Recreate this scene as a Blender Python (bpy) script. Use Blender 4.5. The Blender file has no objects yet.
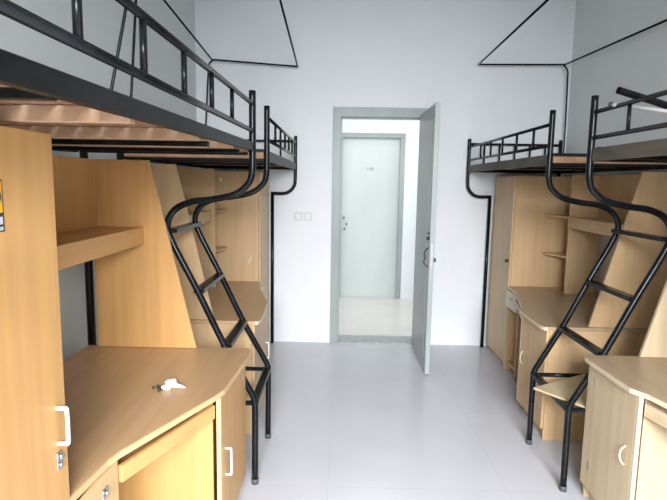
import bpy, bmesh, math, random
from mathutils import Vector, Matrix
random.seed(7)
S = bpy.context.scene
COL = S.collection

# ------------------------------------------------------------------ camera
F_PX = 520.0
YAW, PITCH, ROLL, CAM_H = -0.0114, 0.1279, -0.0168, 1.6558
cam = bpy.data.cameras.new('camera')
cam.sensor_fit = 'HORIZONTAL'; cam.sensor_width = 36.0; cam.lens = F_PX * 36.0 / 667.0
cam.clip_start = 0.02; cam.clip_end = 100
camo = bpy.data.objects.new('camera', cam); COL.objects.link(camo)
camo.location = (0, 0, CAM_H)
camo.rotation_euler = (Matrix.Rotation(-YAW, 4, 'Z') @ Matrix.Rotation(math.pi/2 - PITCH, 4, 'X') @ Matrix.Rotation(-ROLL, 4, 'Z')).to_euler()
S.camera = camo

# ------------------------------------------------------------------ world, light, exposure
W = bpy.data.worlds.new('world'); S.world = W; W.use_nodes = True
wb = W.node_tree.nodes['Background']
wb.inputs['Color'].default_value = (0.80, 0.90, 1.0, 1); wb.inputs['Strength'].default_value = 1.2
S.view_settings.view_transform = 'Standard'; S.view_settings.look = 'None'
S.view_settings.exposure = 0.1; S.view_settings.gamma = 1.0; S.view_settings.use_curve_mapping = False

def area(name, loc, rot, sx, sy, power, color):
    l = bpy.data.lights.new(name, 'AREA'); l.shape = 'RECTANGLE'; l.size = sx; l.size_y = sy
    l.energy = power; l.color = color
    o = bpy.data.objects.new(name, l); COL.objects.link(o); o.location = loc; o.rotation_euler = rot
    return o
# daylight coming in through the balcony window behind the camera
wl = area('window_daylight', (0.41, -2.33, 2.35), (math.radians(54), 0, 0), 2.0, 1.1, 215, (0.94, 0.965, 1.0))
wl.data.spread = math.radians(95)
# lights added to brighten the corridor, sources unseen: overhead and from its right end
area('corridor_fill_overhead', (0.6, 6.45, 2.9), (0, 0, 0), 2.4, 0.5, 26, (1.0, 1.0, 0.985))
area('corridor_fill_side', (3.9, 6.5, 1.6), (math.radians(90), 0, math.radians(90)), 1.4, 2.2, 22, (0.97, 0.99, 1.0))

# ------------------------------------------------------------------ materials
def new_mat(name, rough=0.5, metal=0.0, spec=0.5):
    m = bpy.data.materials.new(name); m.use_nodes = True
    nt = m.node_tree; b = nt.nodes['Principled BSDF']
    b.inputs['Roughness'].default_value = rough; b.inputs['Metallic'].default_value = metal
    b.inputs['Specular IOR Level'].default_value = spec
    return m, nt, b
def noisy(name, c1, c2, scale=(4, 4, 4), detail=4, rough=0.5, metal=0.0, spec=0.5, bump=0.0, bscale=60, lo=0.35, hi=0.65):
    m, nt, b = new_mat(name, rough, metal, spec)
    N = nt.nodes.new; L = nt.links.new
    tc = N('ShaderNodeTexCoord'); mp = N('ShaderNodeMapping'); mp.inputs['Scale'].default_value = scale
    no = N('ShaderNodeTexNoise'); no.inputs['Scale'].default_value = 1.0; no.inputs['Detail'].default_value = detail
    cr = N('ShaderNodeValToRGB'); cr.color_ramp.elements[0].color = (*c1, 1); cr.color_ramp.elements[1].color = (*c2, 1)
    cr.color_ramp.elements[0].position = lo; cr.color_ramp.elements[1].position = hi
    L(tc.outputs['Object'], mp.inputs['Vector']); L(mp.outputs[0], no.inputs['Vector']); L(no.outputs[0], cr.inputs[0])
    L(cr.outputs[0], b.inputs['Base Color'])
    if bump > 0:
        n2 = N('ShaderNodeTexNoise'); n2.inputs['Scale'].default_value = bscale; n2.inputs['Detail'].default_value = 3
        bp = N('ShaderNodeBump'); bp.inputs['Strength'].default_value = bump; bp.inputs['Distance'].default_value = 0.004
        L(tc.outputs['Object'], n2.inputs['Vector']); L(n2.outputs[0], bp.inputs['Height']); L(bp.outputs[0], b.inputs['Normal'])
    return m
GV = (22, 22, 1.3); GX = (1.3, 22, 22); GY = (22, 1.3, 22)
def wood(name, base, grain=GV, rough=0.42, amt=0.07):
    c1 = tuple(c * (1 - amt) for c in base); c2 = tuple(min(1, c * (1 + amt)) for c in base)
    return noisy(name, c1, c2, grain, 5, rough, 0, 0.45)
HONEY = (0.59, 0.33, 0.122); PALE = (0.60, 0.47, 0.30); TOPC = (0.52, 0.33, 0.175); TOPR = (0.43, 0.315, 0.20)
M = {
 'honey_v': wood('honey_beech_upright', HONEY, GV), 'honey_y': wood('honey_beech_lengthwise', HONEY, GY),
 'mid_v': wood('beech_upright', (0.60, 0.405, 0.22), GV), 'mid_y': wood('beech_lengthwise', (0.60, 0.405, 0.22), GY),
 'pale_v': wood('pale_beech_upright', PALE, GV), 'pale_y': wood('pale_beech_lengthwise', PALE, GY),
 'top_h': wood('desk_top_beech', TOPC, GY, 0.33), 'top_p': wood('desk_top_pale_beech', TOPR, GY, 0.33),
 'edge_h': wood('honey_edge_band', (0.64, 0.44, 0.225), GY, 0.4, .04), 'edge_p': wood('pale_edge_band', (0.68, 0.57, 0.40), GY, 0.4, .04),
 'ply': wood('plywood_sheet', (0.56, 0.45, 0.28), GY, 0.5),
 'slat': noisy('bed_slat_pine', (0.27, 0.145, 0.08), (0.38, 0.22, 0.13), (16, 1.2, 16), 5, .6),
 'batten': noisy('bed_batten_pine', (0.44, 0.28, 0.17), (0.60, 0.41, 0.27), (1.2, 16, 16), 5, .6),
 'steel': noisy('painted_black_steel', (0.004, 0.005, 0.006), (0.009, 0.010, 0.012), (7, 7, 7), 4, 0.25, 0.0, 0.22),
 'beam': noisy('worn_black_bed_beam', (0.004, 0.005, 0.006), (0.016, 0.016, 0.016), (14, 6, 14), 6, 0.42, 0.0, 0.15),
 'dusty': noisy('dusty_black_bed_beam', (0.05, 0.045, 0.032), (0.12, 0.105, 0.075), (12, 3, 12), 6, 0.55, 0.0, 0.4),
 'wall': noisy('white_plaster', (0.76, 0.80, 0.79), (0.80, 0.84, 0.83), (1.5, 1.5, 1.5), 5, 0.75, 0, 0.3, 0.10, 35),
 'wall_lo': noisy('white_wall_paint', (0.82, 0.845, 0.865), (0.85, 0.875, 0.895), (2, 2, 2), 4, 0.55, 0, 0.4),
 'ceil': noisy('ceiling_paint', (0.58, 0.60, 0.60), (0.62, 0.64, 0.64), (1, 1, 1), 3, 0.8),
 'frame': noisy('grey_green_door_paint', (0.30, 0.345, 0.34), (0.35, 0.395, 0.39), (5, 5, 1.5), 4, 0.38, 0, .5),
 'leaf': noisy('grey_green_leaf_paint', (0.37, 0.41, 0.405), (0.42, 0.465, 0.455), (5, 5, 1.2), 4, 0.35, 0, .5),
 'opp': noisy('pale_grey_door_paint', (0.50, 0.55, 0.53), (0.55, 0.60, 0.58), (3, 3, 1), 4, 0.5),
 'thr': noisy('grey_threshold_stone', (0.33, 0.34, 0.34), (0.45, 0.46, 0.46), (14, 14, 14), 5, 0.4),
 'white': noisy('white_plastic', (0.80, 0.79, 0.77), (0.86, 0.85, 0.83), (9, 9, 9), 3, 0.35),
 'chrome': noisy('brushed_metal', (0.42, 0.42, 0.42), (0.55, 0.55, 0.55), (20, 20, 20), 3, 0.3, 0.9),
 'dark': noisy('dark_metal', (0.03, 0.03, 0.03), (0.07, 0.065, 0.06), (30, 30, 30), 3, 0.4, 0.3),
 'rubber': noisy('grey_rubber', (0.06, 0.06, 0.06), (0.10, 0.10, 0.10), (30, 30, 30), 3, 0.7),
 'yellow': noisy('yellow_sticker_print', (0.80, 0.42, 0.02), (0.88, 0.50, 0.03), (9, 9, 9), 3, 0.4),
 'ink': noisy('black_sticker_ink', (0.02, 0.02, 0.025), (0.04, 0.035, 0.04), (30, 30, 30), 3, 0.5),
 'inkgrey': noisy('grey_sticker_print', (0.42, 0.44, 0.50), (0.60, 0.62, 0.68), (60, 60, 60), 3, 0.5),
 'tissue': noisy('white_tissue', (0.62, 0.61, 0.61), (0.80, 0.79, 0.79), (30, 30, 30), 4, 0.8),
 'pvc': noisy('white_pipe', (0.74, 0.75, 0.75), (0.82, 0.83, 0.83), (9, 9, 9), 3, 0.4),
 'switch': noisy('switch_plastic', (0.66, 0.67, 0.68), (0.71, 0.72, 0.73), (9, 9, 9), 3, 0.35),
}
def tile_mat(name, c1, c2, cm):
    m, nt, b = new_mat(name, 0.16, 0, 0.5)
    N = nt.nodes.new; L = nt.links.new
    tc = N('ShaderNodeTexCoord'); mp = N('ShaderNodeMapping'); mp.inputs['Location'].default_value = (0.04 + .391, -3.65 + 4*0.98 + 1.3385, 0)
    br = N('ShaderNodeTexBrick'); br.offset = 0.0; br.squash = 1
    br.inputs['Scale'].default_value = 1.0; br.inputs['Brick Width'].default_value = 0.98; br.inputs['Row Height'].default_value = 0.98
    br.inputs['Mortar Size'].default_value = 0.0022; br.inputs['Mortar Smooth'].default_value = 0.4; br.inputs['Bias'].default_value = 0
    br.inputs['Color1'].default_value = (*c1, 1); br.inputs['Color2'].default_value = (*c2, 1)
    br.inputs['Mortar'].default_value = (*cm, 1)
    no = N('ShaderNodeTexNoise'); no.inputs['Scale'].default_value = 3.0; no.inputs['Detail'].default_value = 5
    mx = N('ShaderNodeMixRGB'); mx.blend_type = 'MULTIPLY'; mx.inputs[0].default_value = 0.10
    L(tc.outputs['Object'], mp.inputs[0]); L(mp.outputs[0], br.inputs['Vector']); L(tc.outputs['Object'], no.inputs['Vector'])
    L(br.outputs['Color'], mx.inputs[1]); L(no.outputs[0], mx.inputs[2]); L(mx.outputs[0], b.inputs['Base Color'])
    rr = N('ShaderNodeMapRange'); rr.inputs['To Min'].default_value = 0.16; rr.inputs['To Max'].default_value = 0.30
    L(no.outputs[0], rr.inputs[0]); L(rr.outputs[0], b.inputs['Roughness'])
    return m
M['tile'] = tile_mat('glazed_floor_tile', (.63, .635, .675), (.62, .625, .665), (.555, .555, .59))
M['ctile'] = tile_mat('corridor_floor_tile', (.74, .71, .65), (.73, .70, .64), (.60, .58, .53))

# ------------------------------------------------------------------ mesh helpers
ID = lambda p: Vector(p)
class MB:
    """collects shapes in place coordinates, mapped through fn, and links them as ONE mesh object"""
    def __init__(self, fn=ID): self.bm = bmesh.new(); self.fn = fn
    def box(self, a, b, bevel=0.0015):
        a, b = [min(p, q) for p, q in zip(a, b)], [max(p, q) for p, q in zip(a, b)]
        t = bmesh.new(); bmesh.ops.create_cube(t, size=1)
        for v in t.verts: v.co = Vector([(a[i] + b[i]) / 2 + v.co[i] * (b[i] - a[i]) for i in range(3)])
        if bevel: bmesh.ops.bevel(t, geom=t.edges[:], offset=min(bevel, min(b[i]-a[i] for i in range(3))*.3), segments=2, affect='EDGES', profile=.5)
        return self.merge(t)
    def merge(self, t):
        me = bpy.data.meshes.new('tmp'); t.to_mesh(me); t.free(); self.bm.from_mesh(me); bpy.data.meshes.remove(me); return self
    def prism(self, pts, axis, lo, hi, bevel=0.0015):
        """polygon pts (2-D) extruded along axis ('x','y','z') from lo to hi"""
        t = bmesh.new()
        def P(p, h): return {'x': (h, p[0], p[1]), 'y': (p[0], h, p[1]), 'z': (p[0], p[1], h)}[axis]
        A = [t.verts.new(P(p, lo)) for p in pts]; B = [t.verts.new(P(p, hi)) for p in pts]
        t.faces.new(A[::-1]); t.faces.new(B); n = len(pts)
        for i in range(n): t.faces.new((A[i], A[(i+1) % n], B[(i+1) % n], B[i]))
        bmesh.ops.recalc_face_normals(t, faces=t.faces[:])
        if bevel:
            sharp = [e for e in t.edges if len(e.link_faces) == 2 and e.calc_face_angle(0) > .7]
            bmesh.ops.bevel(t, geom=sharp, offset=bevel, segments=2, affect='EDGES', profile=.5)
        return self.merge(t)
    def tube(self, pts, r, n=12, cap=True, smooth=0):
        pts = [Vector(p) for p in pts]
        t = bmesh.new(); rings = []; up = None
        for i, p in enumerate(pts):
            d = (pts[min(i+1, len(pts)-1)] - pts[max(i-1, 0)]).normalized()
            if up is None:
                ref = Vector((0, 0, 1)) if abs(d.z) < .9 else Vector((1, 0, 0)); up = d.cross(ref).normalized()
            else: up = (up - d * up.dot(d)).normalized()
            sd = d.cross(up)
            rings.append([t.verts.new(p + (up * math.cos(a) + sd * math.sin(a)) * r) for a in [2*math.pi*k/n for k in range(n)]])
        for a, b in zip(rings, rings[1:]):
            for k in range(n): f = t.faces.new((a[k], a[(k+1) % n], b[(k+1) % n], b[k])); f.smooth = True
        if cap: t.faces.new(rings[0][::-1]); t.faces.new(rings[-1])
        return self.merge(t)
    def bar(self, a, b, w, h, up=(0, 0, 1)):
        a, b = Vector(a), Vector(b); d = (b-a).normalized(); u = Vector(up); s = d.cross(u).normalized(); u = s.cross(d)
        t = bmesh.new(); vs = []
        for p in (a, b):
            for i, j in ((-1, -1), (1, -1), (1, 1), (-1, 1)): vs.append(t.verts.new(p + s*i*w/2 + u*j*h/2))
        for q in ((0,1,2,3), (4,5,6,7), (0,1,5,4), (1,2,6,5), (2,3,7,6), (3,0,4,7)): t.faces.new([vs[k] for k in q])
        bmesh.ops.recalc_face_normals(t, faces=t.faces[:]); bmesh.ops.bevel(t, geom=t.edges[:], offset=min(w, h)*.15, segments=2, affect='EDGES', profile=.5)
        return self.merge(t)
    def build(self, name, mat, parent=None, label=None):
        bm = self.bm
        off = parent_world(parent) if parent else None
        for v in bm.verts: v.co = self.fn(v.co)
        if off is None:
            xs = [v.co.x for v in bm.verts]; ys = [v.co.y for v in bm.verts]; zs = [v.co.z for v in bm.verts]
            off = Vector(((min(xs)+max(xs))/2, (min(ys)+max(ys))/2, min(zs)))
            loc = off
        else:
            loc = Vector((0, 0, 0))
        for v in bm.verts: v.co -= off
        bmesh.ops.recalc_face_normals(bm, faces=bm.faces[:])
        me = bpy.data.meshes.new(name); bm.to_mesh(me); bm.free()
        me.materials.append(mat if not isinstance(mat, str) else M[mat])
        o = bpy.data.objects.new(name, me); COL.objects.link(o); o.location = loc
        if parent: o.parent = parent
        if label: o['label'] = label
        return o
def parent_world(o):
    v = Vector(o.location)
    while o.parent: o = o.parent; v += Vector(o.location)
    return v
def thing(name, loc, label, cat, group=None):
    o = bpy.data.objects.new(name, None); o.empty_display_size = .05; COL.objects.link(o); o.location = loc
    o['label'] = label; o['category'] = cat
    if group: o['group'] = group
    return o
def tag(o, label, cat, group=None):
    o['label'] = label; o['category'] = cat
    if group: o['group'] = group
    return o
def struct(o): o['kind'] = 'structure'; return o
def arc(pts, n=6):
    """round the interior points of a polyline with Catmull-Rom"""
    P = [Vector(p) for p in pts]; P = [P[0]*2-P[1]] + P + [P[-1]*2-P[-2]]; out = []
    for i in range(1, len(P)-2):
        for k in range(n):
            t = k/n; a, b, c, d = P[i-1], P[i], P[i+1], P[i+2]
            out.append(.5*((2*b) + (c-a)*t + (2*a-5*b+4*c-d)*t*t + (-a+3*b-3*c+d)*t**3))
    out.append(P[-2]); return out

# ------------------------------------------------------------------ the room
XL, XR, YB, YF, ZC = -1.443, 2.225, 5.277, -2.40, 3.45
CW = 0.26                     # thickness of the wall to the corridor
YO = 7.453                    # face of the corridor's far wall
struct(MB().box((XL-.2, YF-.2, -.1), (XR+.2, YB, 0), 0).build('floor', 'tile'))
struct(MB().box((XL-.2, YF-.2, ZC), (XR+.2, YB+CW, ZC+.1), 0).build('ceiling', 'ceil'))
struct(MB().box((XL-.2, YF-.2, 0), (XL, YB, ZC), 0).build('wall_left', 'wall'))
struct(MB().box((XR, YF-.2, 0), (XR+.2, YB, ZC), 0).build('wall_right', 'wall'))
DX0, DX1, DZ = -.05, .845, 2.35            # rough opening
struct(MB().box((XL-.2, YB, 0), (DX0, YB+CW, ZC), 0).box((DX1, YB, 0), (XR+.2, YB+CW, ZC), 0).box((DX0, YB, DZ), (DX1, YB+CW, ZC), 0).build('wall_back', 'wall_lo'))
# wall behind the camera, with the balcony window
struct(MB().box((XL, YF-.2, 0), (-.65, YF, ZC), 0).box((1.45, YF-.2, 0), (XR, YF, ZC), 0).box((-.65, YF-.2, 0), (1.45, YF, .9), 0)
       .box((-.65, YF-.2, 3.0), (1.45, YF, ZC), 0).build('wall_front', 'wall'))
wf = MB()
for x in (-.65, .375, 1.40): wf.box((x, YF-.12, .9), (x+.05, YF-.07, 3.0))
for z in (.9, 2.95): wf.box((-.65, YF-.12, z), (1.45, YF-.07, z+.05))
struct(wf.build('window_1', 'white'))
# corridor
struct(MB().box((-3.2, YB, -.1), (4.2, YO+.1, 0), 0).build('corridor_floor', 'ctile'))
struct(MB().box((-3.2, YB+CW, 2.95), (4.2, YO, 3.05), 0).build('corridor_ceiling', 'ceil'))
struct(MB().box((-3.2, YO, 0), (-.05, YO+.15, 3.0), 0).box((.9, YO, 0), (4.2, YO+.15, 3.0), 0).box((-.05, YO, 2.36), (.9, YO+.15, 3.0), 0).build('corridor_wall_far', 'wall_lo'))
struct(MB().box((-3.3, YB+CW, 0), (-3.2, YO, 3.0), 0).build('corridor_wall_left', 'wall_lo'))
struct(MB().box((4.1, YB+CW, 0), (4.2, YO, 3.0), 0).build('corridor_wall_right', 'wall_lo'))
# door casing
cs = MB().box((-.085, YB-.018, 0), (-.008, YB+.10, 2.40)).box((.81, YB-.018, 0), (.885, YB+.10, 2.40)).box((-.0865, YB-.0185, 2.31), (.8865, YB+.10, 2.401))
cs.box((-.012, YB+.045, 0), (.006, YB+.10, 2.31)).box((-.008, YB+.045, 2.298), (.81, YB+.10, 2.315))
casing = struct(cs.build('trim_1', 'frame'))
MB().box((-.012, YB+.004, 1.08), (-.0055, YB+.034, 1.24)).build('strike_plate', 'chrome', casing)
struct(MB().box((-.05, YB+.0005, 0.0005), (.845, YB+CW, .009)).build('trim_2', 'thr'))
# open door leaf
lf = MB().box((.765, 4.385, .012), (.805, 5.235, 2.325), .003)
leaf = lf.build('door_1', 'leaf'); struct(leaf)
MB().box((.7615, 4.50, .12), (.7652, 5.13, 1.0), .003).box((.7615, 4.50, 1.42), (.7652, 5.13, 2.2), .003).build('door_panel', 'leaf', leaf)
h = MB().tube(arc([(.763, 4.445, 1.115), (.748, 4.46, 1.10), (.733, 4.462, 1.065), (.743, 4.462, 1.03), (.731, 4.46, .995), (.748, 4.455, .965), (.763, 4.45, .95)]), .006, 8)
h.build('door_handle', 'dark', leaf)
MB().tube([(.765, 4.43, 1.20), (.742, 4.43, 1.20)], .015, 12).tube([(.765, 4.43, 1.245), (.75, 4.43, 1.245)], .008, 10).build('deadbolt', 'dark', leaf)
MB().tube([(.805, 4.46, 1.01), (.815, 4.46, 1.01)], .022, 14).tube([(.812, 4.46, 1.01), (.832, 4.46, 1.01)], .017, 14).build('door_knob', 'dark', leaf)
MB().box((.772, 4.380, .92), (.798, 4.3865, 1.16)).build('lock_plate', 'chrome', leaf)
for z in (.3, 1.15, 2.05): MB().tube([(.808, 5.243, z-.05), (.808, 5.243, z+.05)], .009, 10).build('hinge', 'chrome', leaf)
# opposite door 110
od = MB().box((.02, YO+.03, .01), (.835, YO+.07, 2.30), .003).build('door_2', 'opp'); struct(od)
fr = MB().box((-.05, YO-.015, 0), (.02, YO+.08, 2.36)).box((.835, YO-.015, 0), (.90, YO+.08, 2.36)).box((-.0515, YO-.0155, 2.30), (.9015, YO+.08, 2.3605))
struct(fr.build('trim_3', 'frame'))
def text_mesh(name, s, size, loc, rot, mat, parent=None, depth=.001):
    cu = bpy.data.curves.new(name, 'FONT'); cu.body = s; cu.size = size; cu.extrude = depth; cu.align_x = 'CENTER'; cu.space_character = 1.25
    to = bpy.data.objects.new('t', cu); COL.objects.link(to)
    dg = bpy.context.evaluated_depsgraph_get(); me = bpy.data.meshes.new_from_object(to.evaluated_get(dg)); COL.objects.unlink(to); bpy.data.objects.remove(to)
    me.name = name; me.materials.clear(); me.materials.append(M[mat])
    o = bpy.data.objects.new(name, me); COL.objects.link(o)
    w = Vector(loc); o.location = w - (parent_world(parent) if parent else Vector()); o.rotation_euler = rot
    if parent: o.parent = parent
    return o
text_mesh('room_number', '110', .058, (.41, YO+.027, 1.845), (math.pi/2, 0, 0), 'rubber', od)
lk = MB()
for x, z in ((.055, 1.165), (.095, 1.075), (.065, 1.005)): lk.tube([(x, YO+.03, z), (x, YO+.0, z)], .014, 10)
lk.build('door_lock', 'dark', od)
# light switches on the back wall
for i, x in enumerate((-.425, -.325)):
    sw = MB().box((x-.043, YB-.009, 1.27), (x+.043, YB, 1.356), .003).build('light_switch', 'switch')
    tag(sw, ['white wall switch plate nearer the bunk post, left of the door', 'white wall switch plate nearer the door frame'][i], 'switch', 'switch plates left of the door')
    MB().box((x-.017, YB-.012, 1.285), (x+.017, YB-.008, 1.341), .001).build('rocker', 'white', sw)

# ------------------------------------------------------------------ mapping of the four mirrored places
def mapping(side, far, cx=.405, ysum=5.88):
    """(s, y, z): s = distance from the room's centre line towards the wall; y as in the near unit"""
    sg = -1 if side == 'L' else 1
    def fn(p): return Vector((cx + sg*p[0], (ysum - p[1]) if far else p[1], p[2]))
    return fn

# ------------------------------------------------------------------ furniture: wardrobe, desk, hutch
NEAR_K = .978
def refit(p, k):
    """measured furniture coordinates -> room coordinates (slightly taller desks, a little nearer), feet kept on the floor"""
    return Vector((p[0]*k, p[1]*k, p[2] + (1-k)*(1.656-p[2])*min(1, max(0, p[2])/.5)))
def furniture(side, far, q, sw=1.13):
    cx = (.365 if far else .41) if side == 'L' else .445
    div = 1.405 if side == 'L' and far else 1.45; tip = 1.375 if side == 'R' else div-.035
    base = mapping(side, far, cx, 6.0); k = .9895 if far else NEAR_K
    fn = lambda p: refit(base(p), k)
    w = lambda a: tuple(fn(a))
    back = 1.775
    V, H, TOP, EDGE = ('honey_v', 'honey_y', 'top_h', 'edge_h') if side == 'L' and not far else ('pale_v', 'pale_y', 'top_p', 'edge_p')
    if side == 'L' and far: TOP = 'top_h'
    if far: V, H = 'mid_v', 'mid_y'
    # wardrobe (y .80 - 1.36)
    d = dict(wood_tone='x')
    wr = thing('wardrobe', w((1.45, 1.08, 0)), q['wardrobe'], 'wardrobe', 'wardrobes under the loft beds')
    y0, y1, zt = .80, 1.36, 1.745 if not (side == 'L' and not far) else 1.771
    MB(fn).box((sw+.02, y1-.018, .0), (back, y1, zt)).build('side_panel', V, wr)
    MB(fn).box((sw+.02, y0, .0), (back, y0+.018, zt)).build('side_panel', V, wr)
    MB(fn).box((sw+.02, y0+.019, zt-.018), (back, y1-.019, zt-.0005)).build('top_panel', H, wr)
    MB(fn).box((back-.008, y0+.019, .06), (back-.001, y1-.019, zt-.019)).build('back_panel', V, wr)
    MB(fn).box((sw+.021, y0+.019, .055), (back-.009, y1-.019, .073)).build('bottom_panel', H, wr)
    MB(fn).box((sw+.045, y0+.019, .0), (sw+.06, y1-.019, .054)).build('plinth', H, wr)
    dr = MB(fn).box((sw, y0+.002, .06), (sw+.018, y1-.002, zt-.002)).build('door', V, wr)
    hy = y1-.047
    if far and side == 'L':
        MB(fn).tube(arc([(1.42, y1, 1.675), (1.42, y1+.02, 1.672), (1.425, y1+.022, 1.655), (1.432, y1+.018, 1.69)], 4), .006, 8).build('hook', 'white', wr, 'small white hook')
        MB(fn).bar((1.185, y1+.006, .93), (1.155, y1+.008, .985), .012, .008).build('hook', 'white', wr, 'small white clip near the desk')
    elif far: MB(fn).tube([(sw, hy, .985), (sw-.02, hy, .985)], .012, 12).tube([(sw-.012, hy, .985), (sw-.026, hy, .985)], .016, 12).build('knob', 'dark', dr, 'small dark knob')
    else: MB(fn).tube(arc([(sw, hy, .948), (sw-.022, hy, .948), (sw-.028, hy, .955), (sw-.028, hy, 1.04), (sw-.022, hy, 1.047), (sw, hy, 1.047)], 4), .0055, 10).build('handle', 'white', dr, 'white bow handle')
    if not far: MB(fn).box((sw-.004, hy-.013, .875), (sw, hy+.013, .925)).tube([(sw-.004, hy, .912), (sw-.012, hy, .912)], .008, 10).tube([(sw-.004, hy, .888), (sw-.009, hy, .888)], .006, 10).build('hasp', 'chrome', dr)
    # desk
    dk = thing('desk', w((1.3, 2.0, 0)), q['desk'], 'desk', 'corner desks under the loft beds')
    zd = .735; ye = 2.727
    yc = 2.14 if side == 'L' else 2.255         # knee side of the cabinet
    ny = 1.62 if side == 'L' else 1.665
    front = [(sw+.002, y1+.002), (sw-.015, ny-.06), (sw-.03, ny), (.925, yc-.06), (.900 if side == 'L' else .882, yc+.015), (.876, 2.52), (.874, 2.62), (.876, 2.69), (.888, 2.722), (.905, ye)]
    poly = front + [(back-.01, ye), (back-.01, y1+.002)]
    MB(fn).prism(poly, 'z', zd, .76, .003).build('desk_top', TOP, dk)
    # edge band: thin strip following the top's front
    eb = MB(fn); 
    for a, b in zip(front, front[1:]): eb.bar((a[0]-.0012, a[1], (zd+.759)/2), (b[0]-.0012, b[1], (zd+.759)/2), .0022, .0215)
    eb.build('edge_band', EDGE, dk)
    # cabinet at the ladder end
    MB(fn).box((.948, yc+.004, .075), (back-.02, yc+.018, zd-.001)).build('cabinet_side', V, dk)
    MB(fn).box((.928, ye-.035, .0), (back-.02, ye-.017, zd-.001)).build('cabinet_side', V, dk)
    MB(fn).box((.93, yc+.019, .075), (back-.02, ye-.036, .092)).build('cabinet_base', H, dk)
    MB(fn).box((.955, yc+.003, .0), (.972, ye-.036, .074)).build('plinth', H, dk)
    MB(fn).box((.975, yc, .0), (back-.02, yc+.016, .074)).build('plinth', H, dk)
    MB(fn).box((.908, yc-.018, .072), (.927, yc-.001, zd-.001)).build('cabinet_stile', EDGE, dk)
    cd = MB(fn).box((.908, yc+.002, .078), (.926, ye-.017, zd-.004)).build('cabinet_door', V, dk)
    if side == 'R':
        t = [(.908, yc+.055, .375), (.894, yc+.06, .39), (.888, yc+.063, .42), (.894, yc+.06, .45), (.908, yc+.055, .465)]
    else:
        t = [(.908, yc+.075, .34), (.888, yc+.075, .342), (.884, yc+.075, .35), (.884, yc+.075, .45), (.888, yc+.075, .458), (.908, yc+.075, .46)]
    MB(fn).tube(arc(t, 4), .005, 10).build('handle', 'white' if side == 'L' else 'edge_p', cd, 'white bow handle' if side == 'L' else 'beige bow handle')
    for z in (.20, .64): MB(fn).box((.9065, ye-.10, z-.022), (.9085, ye-.085, z+.022), .0005).build('hinge', 'chrome', cd)
    # keyboard tray on the slanting knee hole
    a = Vector((sw-.025, ny+.006, .675)); b = Vector((.938, yc-.021, .675)); n = Vector((.445, .188, 0)).normalized()
    ty = MB(fn).bar(a, b, .018, .06).build('keyboard_tray', H, dk)
    tr = MB(fn).prism([(a.x+.02, a.y+.005), (b.x+.02, b.y+.005), (b.x+.32, b.y+.005), (a.x+.32, a.y+.005)], 'z', .650, .664).build('tray_board', H, ty)
    # drawer box next to the wardrobe with an open niche below
    dxs = front[1][0] + .012
    MB(fn).box((dxs, ny-.015, .0), (back-.02, ny+.002, zd-.001)).build('niche_side', V, dk)
    MB(fn).box((dxs, y1+.003, .0), (back-.02, y1+.02, zd-.001)).build('niche_side', V, dk)
    MB(fn).box((dxs+.02, y1+.021, .59), (back-.02, ny-.016, .605)).build('niche_top', H, dk)
    MB(fn).box((dxs+.02, y1+.021, .07), (back-.02, ny-.016, .085)).build('niche_bottom', H, dk)
    df = MB(fn).box((dxs-.019, y1+.004, .585), (dxs-.001, ny, zd-.004)).build('drawer', EDGE, dk)
    MB(fn).box((dxs-.023, 1.50, .655), (dxs-.019, 1.54, .69)).tube([(dxs-.023, 1.52, .675), (dxs-.031, 1.52, .675)], .009, 10).build('lock', 'chrome', df)
    # hutch standing on the desk
    ht = thing('desk_hutch', w((1.5, 2.1, .76)), q['hutch'], 'bookshelf', 'shelf units standing on the desks')
    zt2 = 1.757; hb = 1.70
    MB(fn).prism([(1.17, .762), (1.40 + (.0 if side == 'L' else .03), zt2), (hb, zt2), (hb, .762)], 'y', 2.70, 2.719).build('side_panel', V, ht)
    MB(fn).box((div, 1.669, .762), (hb, 1.687, zt2)).build('divider_panel', V, ht)
    MB(fn).box((hb-.022, 1.688, 1.345), (hb-.012, 2.699, zt2)).build('back_panel', V, ht)
    MB(fn).box((1.452, 1.688, 1.395), (hb-.023, 2.699, 1.412)).build('shelf', H, ht)
    MB(fn).box((1.436, 1.689, 1.322), (1.451, 2.698, 1.412)).build('shelf_lip', H, ht)
    for z in (1.06, 1.395):
        pts = [(tip, y1+.003), (tip-.01, y1+.05), (tip+.005, y1+.10), (div-.03, y1+.16), (div+.01, y1+.305), (hb, y1+.305), (hb, y1+.003)]
        MB(fn).prism(pts, 'z', z, z+.016).build('corner_shelf', H, ht)
    return wr, dr
QL = {'LN': dict(wardrobe='honey wooden wardrobe at the left edge with a yellow sticker and white handle', desk='honey corner desk in front left carrying the crumpled tissue', hutch='orange open shelf unit on the nearest left desk, beside the stickered wardrobe'),
      'LF': dict(wardrobe='beech wardrobe in the far left corner beside the wall switches', desk='small corner desk on the far left behind the ladder', hutch='pale slanted shelf unit behind the left ladder, on the far left desk'),
      'RN': dict(wardrobe='pale wardrobe at the window end of the right wall', desk='pale corner desk cut by the right edge, nearest on the right', hutch='shelf unit on the nearest right desk, only its slanted side showing'),
      'RF': dict(wardrobe='beech wardrobe in the far right corner near the open door', desk='pale corner desk on the far right between wardrobe and ladder', hutch='beech shelf unit behind the right ladder, on the far right desk')}
wr, wdoor = furniture('L', False, QL['LN'], 1.158)
furniture('L', True, QL['LF'], 1.075)
furniture('R', False, QL['RN'], 1.085)
furniture('R', True, QL['RF'], 1.085)
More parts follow.
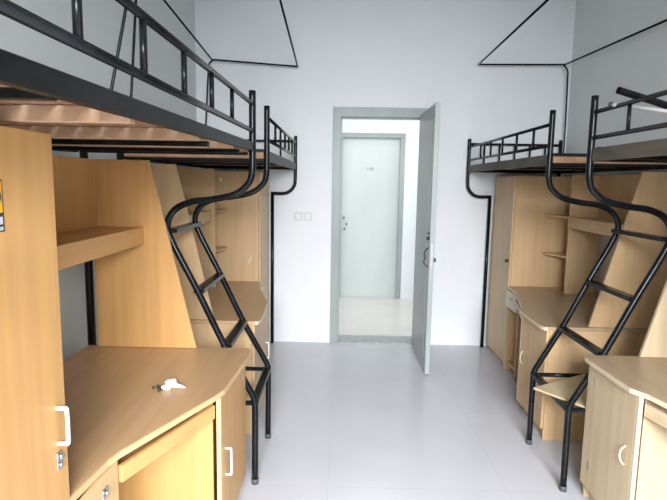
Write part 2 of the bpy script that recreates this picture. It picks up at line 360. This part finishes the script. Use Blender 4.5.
# stickers on the near left wardrobe door
near = lambda p: refit(Vector(p), NEAR_K)
sx = .41 - 1.158
st = MB(near).box((sx, .98, 1.574), (sx+.0012, 1.146, 1.652), 0).build('warning_sticker', 'ink')
tag(st, 'yellow sticker with black border on the left wardrobe door', 'sticker')
MB(near).box((sx+.001, .985, 1.579), (sx+.0018, 1.142, 1.648), 0).build('yellow_field', 'yellow', st, 'yellow print')
MB(near).tube(arc([(sx+.0019, 1.09, 1.583), (sx+.0019, 1.126, 1.60), (sx+.0019, 1.134, 1.62), (sx+.0019, 1.11, 1.643)]), .003, 6).build('mark', 'ink', st)
s2 = MB(near).box((sx, .98, 1.537), (sx+.0012, 1.146, 1.573), 0).build('label_sticker', 'ink')
tag(s2, 'small black and white label just under the yellow sticker', 'sticker')
MB(near).box((sx+.001, 1.02, 1.553), (sx+.0018, 1.141, 1.570), 0).box((sx+.001, 1.02, 1.540), (sx+.0018, 1.141, 1.548), 0).build('print_block', 'inkgrey', s2)

# ------------------------------------------------------------------ loft beds
SF, SB = .857, 1.75                  # front and wall-side rows of the bed
Y0, Y1 = .654, 2.672
def bed(side, far, label, bal, beam_mat='beam', dz=0, rt=2.045, rm=1.912, sag=0, sagb=0, bh=.065, legy=.02):
    fn = mapping(side, far)
    b = thing('loft_bed', tuple(fn(((SF+SB)/2, (Y0+Y1)/2, 0))), label, 'loft bed', 'black steel loft beds along the walls')
    zb0, zb1 = 1.785+dz, 1.85+dz
    k0 = (Y1-Y0); fn0 = fn
    fn = lambda p: fn0((p[0], p[1], p[2] - (sagb*(Y1-p[1])/k0 if 1.75 < p[2] < 1.861 else 0)))
    # outer-end front post: comes down, hooks inwards
    MB(fn).tube(arc([(SF, Y0, 2.11), (SF, Y0, 1.95), (SF, Y0, 1.70), (SF+.012, Y0, 1.62), (SF+.06, Y0, 1.565), (SF+.12, Y0, 1.545), (SF+.225, Y0, 1.545)]), .0165, 14).build('hooked_post', 'steel', b)
    MB(fn).tube([(SF+.228, Y0, 0), (SF+.228, Y0, 1.56)], .0165, 14).tube([(SF+.228, Y0, .62), (SF+.228, Y0, .632)], .019, 14).build('leg', 'steel', b)
    for y in (Y0, Y1+legy):
        MB(fn).tube([(SB, y, 0), (SB, y, 2.11)], .0175 if legy < .05 else .021, 14).build('leg', 'steel', b)
    # beams
    MB(fn).prism([(Y0+.014, zb1-bh), (Y1-.015, zb1-bh), (Y1-.015, zb1), (Y0+.014, zb1)], 'x', SF-.008, SF+.014, .003).build('front_beam', beam_mat, b)
    MB(fn).box((SB-.019, Y0+.014, zb0), (SB+.019, Y1-.015, zb1), .004).build('wall_beam', 'beam', b)
    MB(fn).box((SF+.02, Y0-.015, zb0), (SB-.02, Y0+.015, zb1), .003).build('end_beam', 'beam', b)
    MB(fn).box((SF+.02, Y1-.015, zb0), (SB-.02, Y1+.008, zb0+.014), .002).box((SF+.02, Y1-.015, 1.839+dz), (SB-.02, Y1+.008, 1.858+dz), .002).build('end_beam', 'beam', b)
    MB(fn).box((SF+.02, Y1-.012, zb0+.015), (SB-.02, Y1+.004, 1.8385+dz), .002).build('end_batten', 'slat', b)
    for y in (.86, 1.86, 2.42):
        zc = 1.806+dz if y < 1 else zb0
        MB(fn).box((SF+.015, y-.013, zc), (SB-.02, y+.013, zc+.018), .002).build('cross_tube', 'beam', b)
    # guard rail
    MB(fn0).tube([(SF, Y0, rt-sag), (SF, Y1-.008, rt)], .0108, 12).build('top_rail', 'steel', b)
    MB(fn0).tube([(SF, Y0, rm-sag), (SF, Y1-.008, rm)], .0108, 12).build('middle_rail', 'steel', b)
    for y in bal:
        MB(fn0).tube([(SF, y, rm-.005-sag*(Y1-y)/k0), (SF, y, rt-sag*(Y1-y)/k0)], .0085, 10).build('baluster', 'steel', b)
    # end guard at the outer end
    MB(fn).tube([(SF, Y0, 2.06), (SB, Y0, 2.06)], .0115, 12).build('end_rail', 'steel', b)
    for k in range(1, 6):
        s = SF + (SB-SF)*k/6
        MB(fn).tube([(s, Y0, zb1-.01), (s, Y0, 2.06)], .0095, 10).build('end_baluster', 'steel', b)
    # wooden bed base: battens across, slats lengthwise
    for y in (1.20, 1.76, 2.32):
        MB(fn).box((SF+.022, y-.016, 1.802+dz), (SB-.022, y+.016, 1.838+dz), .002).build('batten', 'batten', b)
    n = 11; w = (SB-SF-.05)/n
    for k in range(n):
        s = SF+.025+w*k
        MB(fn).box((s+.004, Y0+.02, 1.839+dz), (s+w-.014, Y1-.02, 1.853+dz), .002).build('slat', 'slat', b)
    return b
bed('L', False, 'black steel loft bed overhead on the left, nearest the camera', (.92, 1.22, 1.53, 1.85, 2.19), 'beam', .004, sag=.032, sagb=.032, bh=.042, legy=.07)
bed('L', True, 'black steel loft bed in the far left corner', (1.02, 1.33, 1.64, 1.95, 2.26), 'beam', -.004)
bed('R', False, 'black steel loft bed at the right edge with loose pipes on its rail', (1.0, 1.35, 1.70, 2.03, 2.36), 'dusty', rt=2.028, rm=1.902)
bed('R', True, 'black steel loft bed in the far right corner near the open door', (1.08, 1.40, 1.72, 2.05, 2.38), 'dusty', rt=2.028, rm=1.902)

# ------------------------------------------------------------------ ladders between the beds
def ladder(side, label):
    fn = mapping(side, False)
    ld = thing('ladder', tuple(fn((.9, 2.94, 0))), label, 'ladder', 'black bunk ladders')
    for y in (2.688, 3.208):
        pts = [(SF, y, 2.11), (SF, y, 1.95), (SF, y, 1.76), (.860, y, 1.70), (.880, y, 1.645), (.945, y, 1.592), (1.06, y, 1.563), (1.175, y, 1.547), (1.262, y, 1.505), (1.302, y, 1.425), (1.275, y, 1.33), (1.15, y, 1.08), (1.01, y, .785), (.885, y, .555), (.853, y, .49), (.847, y, .42), (.849, y, .012)]
        sr = MB(fn).tube(arc(pts, 6), .0175, 14).build('side_rail', 'steel', ld)
        MB(fn).tube([(.849, y, 0), (.849, y, .03)], .0195, 14).build('foot_cap', 'rubber', sr)
        MB(fn).tube([(.86, y, .465), (1.30, y, .465)], .013, 12).build('floor_brace', 'steel', ld)
    for s, z in ((1.283, 1.395), (1.148, 1.075), (1.005, .775)):
        MB(fn).bar((s, 2.700, z), (s, 3.196, z), .055, .024).build('rung', 'steel', ld)
    MB(fn).bar((.853, 2.700, .465), (.853, 3.196, .465), .045, .026).build('rung', 'steel', ld)
    return ld
ladder('L', 'black tubular bunk ladder on the left with flat rungs')
ladder('R', 'black tubular bunk ladder on the right with a board on its lowest rung')
bd = MB().prism([(1.150, 2.93), (1.335, 2.672), (1.60, 2.80), (1.62, 3.12), (1.55, 3.17)], 'z', .4785, .491, .002).build('plywood_board', 'ply')
tag(bd, 'loose plywood board lying across the lowest rung of the right ladder', 'board')

# ------------------------------------------------------------------ mosquito net frames (thin rods above the beds)
def rods(name, paths, label, r=.0085):
    t = thing(name, tuple(Vector(paths[0][0])), label, 'net frame', 'mosquito net frames above the beds')
    for p, nm in zip(paths, ('upright_rod', 'frame_rod', 'upright_rod', 'brace_rod')):
        MB().tube(p, r, 8).build(nm, 'steel', t)
    return t
yN = 5.18
rods('net_frame', [arc([(-1.352, yN, 1.85), (-1.325, yN, 2.25), (-1.298, yN, 2.68), (-1.29, yN, 2.77), (-1.25, yN, 2.812)], 5),
     [(-.449, 3.22, 2.98), (-.434, yN-.03, 2.765), (-.432, yN, 2.762), (-.46, yN, 2.764), (-1.2, yN, 2.812), (-1.256, yN, 2.815), (-1.262, yN-.03, 2.82), (-1.37, 3.22, 3.08)],
     [(-1.29, 3.24, 1.85), (-1.283, 3.24, 2.16), (-1.236, 3.24, 2.72), (-1.22, 3.24, 3.05)]], 'thin black net frame rods above the far left bed')
rods('net_frame', [arc([(2.169, yN, 1.85), (2.165, yN, 2.30), (2.156, yN, 2.68), (2.15, yN, 2.76), (2.11, yN, 2.81)], 5),
     [(1.262, 3.22, 2.807), (1.298, yN-.03, 2.804), (1.30, yN, 2.804), (1.33, yN, 2.805), (2.07, yN, 2.814), (2.12, yN, 2.815), (2.125, yN-.03, 2.815), (2.19, 3.22, 2.77)]], 'thin black net frame rods above the far right bed')
t = rods('net_frame', [[(-1.18, 2.63, 1.855), (-1.14, 2.63, 2.09), (-1.06, 2.63, 2.45), (-.99, 2.63, 2.80)], [(-1.32, 1.02, 1.855), (-1.32, 1.02, 2.80)]], 'slanting thin net rods rising from the near left bed', .0085)

# ------------------------------------------------------------------ loose pipes on the near right bed
p = MB().tube([(1.200, 2.35, 2.078), (1.964, 2.398, 1.875)], .0155, 14, cap=False).tube([(1.200, 2.35, 2.078), (1.964, 2.398, 1.875)], .0125, 14, cap=False).build('loose_pipe', 'steel')
tag(p, 'loose black pipe leaning over the right bed rail', 'pipe')
p = MB().tube([(1.244, 2.475, 2.036), (1.848, 1.993, 1.870)], .0095, 14).build('loose_pipe', 'pvc')
tag(p, 'thin white pipe with a dark end lying over the right bed rail', 'pipe')
MB().tube([(1.233, 2.484, 2.039), (1.246, 2.4734, 2.0355)], .0105, 14).build('end_plug', 'dark', p, 'dark plug')

# ------------------------------------------------------------------ crumpled tissue and trinket on the near left desk
def tissue():
    t = bmesh.new(); bmesh.ops.create_icosphere(t, subdivisions=4, radius=1)
    rnd = random.Random(3); dirs = [(Vector((rnd.gauss(0, 1), rnd.gauss(0, 1), rnd.gauss(0, 1))).normalized(), rnd.uniform(-.55, .40)) for _ in range(60)]
    for v in t.verts:
        d = v.co.normalized(); r = 1
        for q, a in dirs: r += a * max(0, d.dot(q)-.84) * 4.0
        c = d*r
        tail = math.exp(-((d - Vector((1, -.1, -.25)).normalized()).length/.38)**2)
        v.co = Vector((c.x*.034 + tail*.032, c.y*.026, max(-.0165, c.z*.022 - tail*.006)))
    for f in t.faces: f.smooth = False
    m = MB(near); m.merge(t); 
    for v in m.bm.verts: v.co += Vector((-.720, 2.150, .7775))
    return m
ts = tissue().build('crumpled_tissue', 'tissue')
tag(ts, 'crumpled white tissue on the nearest left desk', 'tissue')
ch = MB(near)
for x, y, r in ((-.768, 2.142, .007), (-.780, 2.152, .006), (-.763, 2.126, .005), (-.755, 2.108, .006), (-.792, 2.138, .004)):
    ch.tube(arc([(x-r, y, .762), (x-r*.6, y+r, .768), (x, y+r, .773), (x+r, y, .770), (x, y-r, .764)], 4), .0022, 8)
ch.bar((-.765, 2.135, .768), (-.752, 2.118, .766), .008, .006)
tr = ch.build('key_trinket', 'dark'); tag(tr, 'small dark metal trinket beside the crumpled tissue', 'trinket')
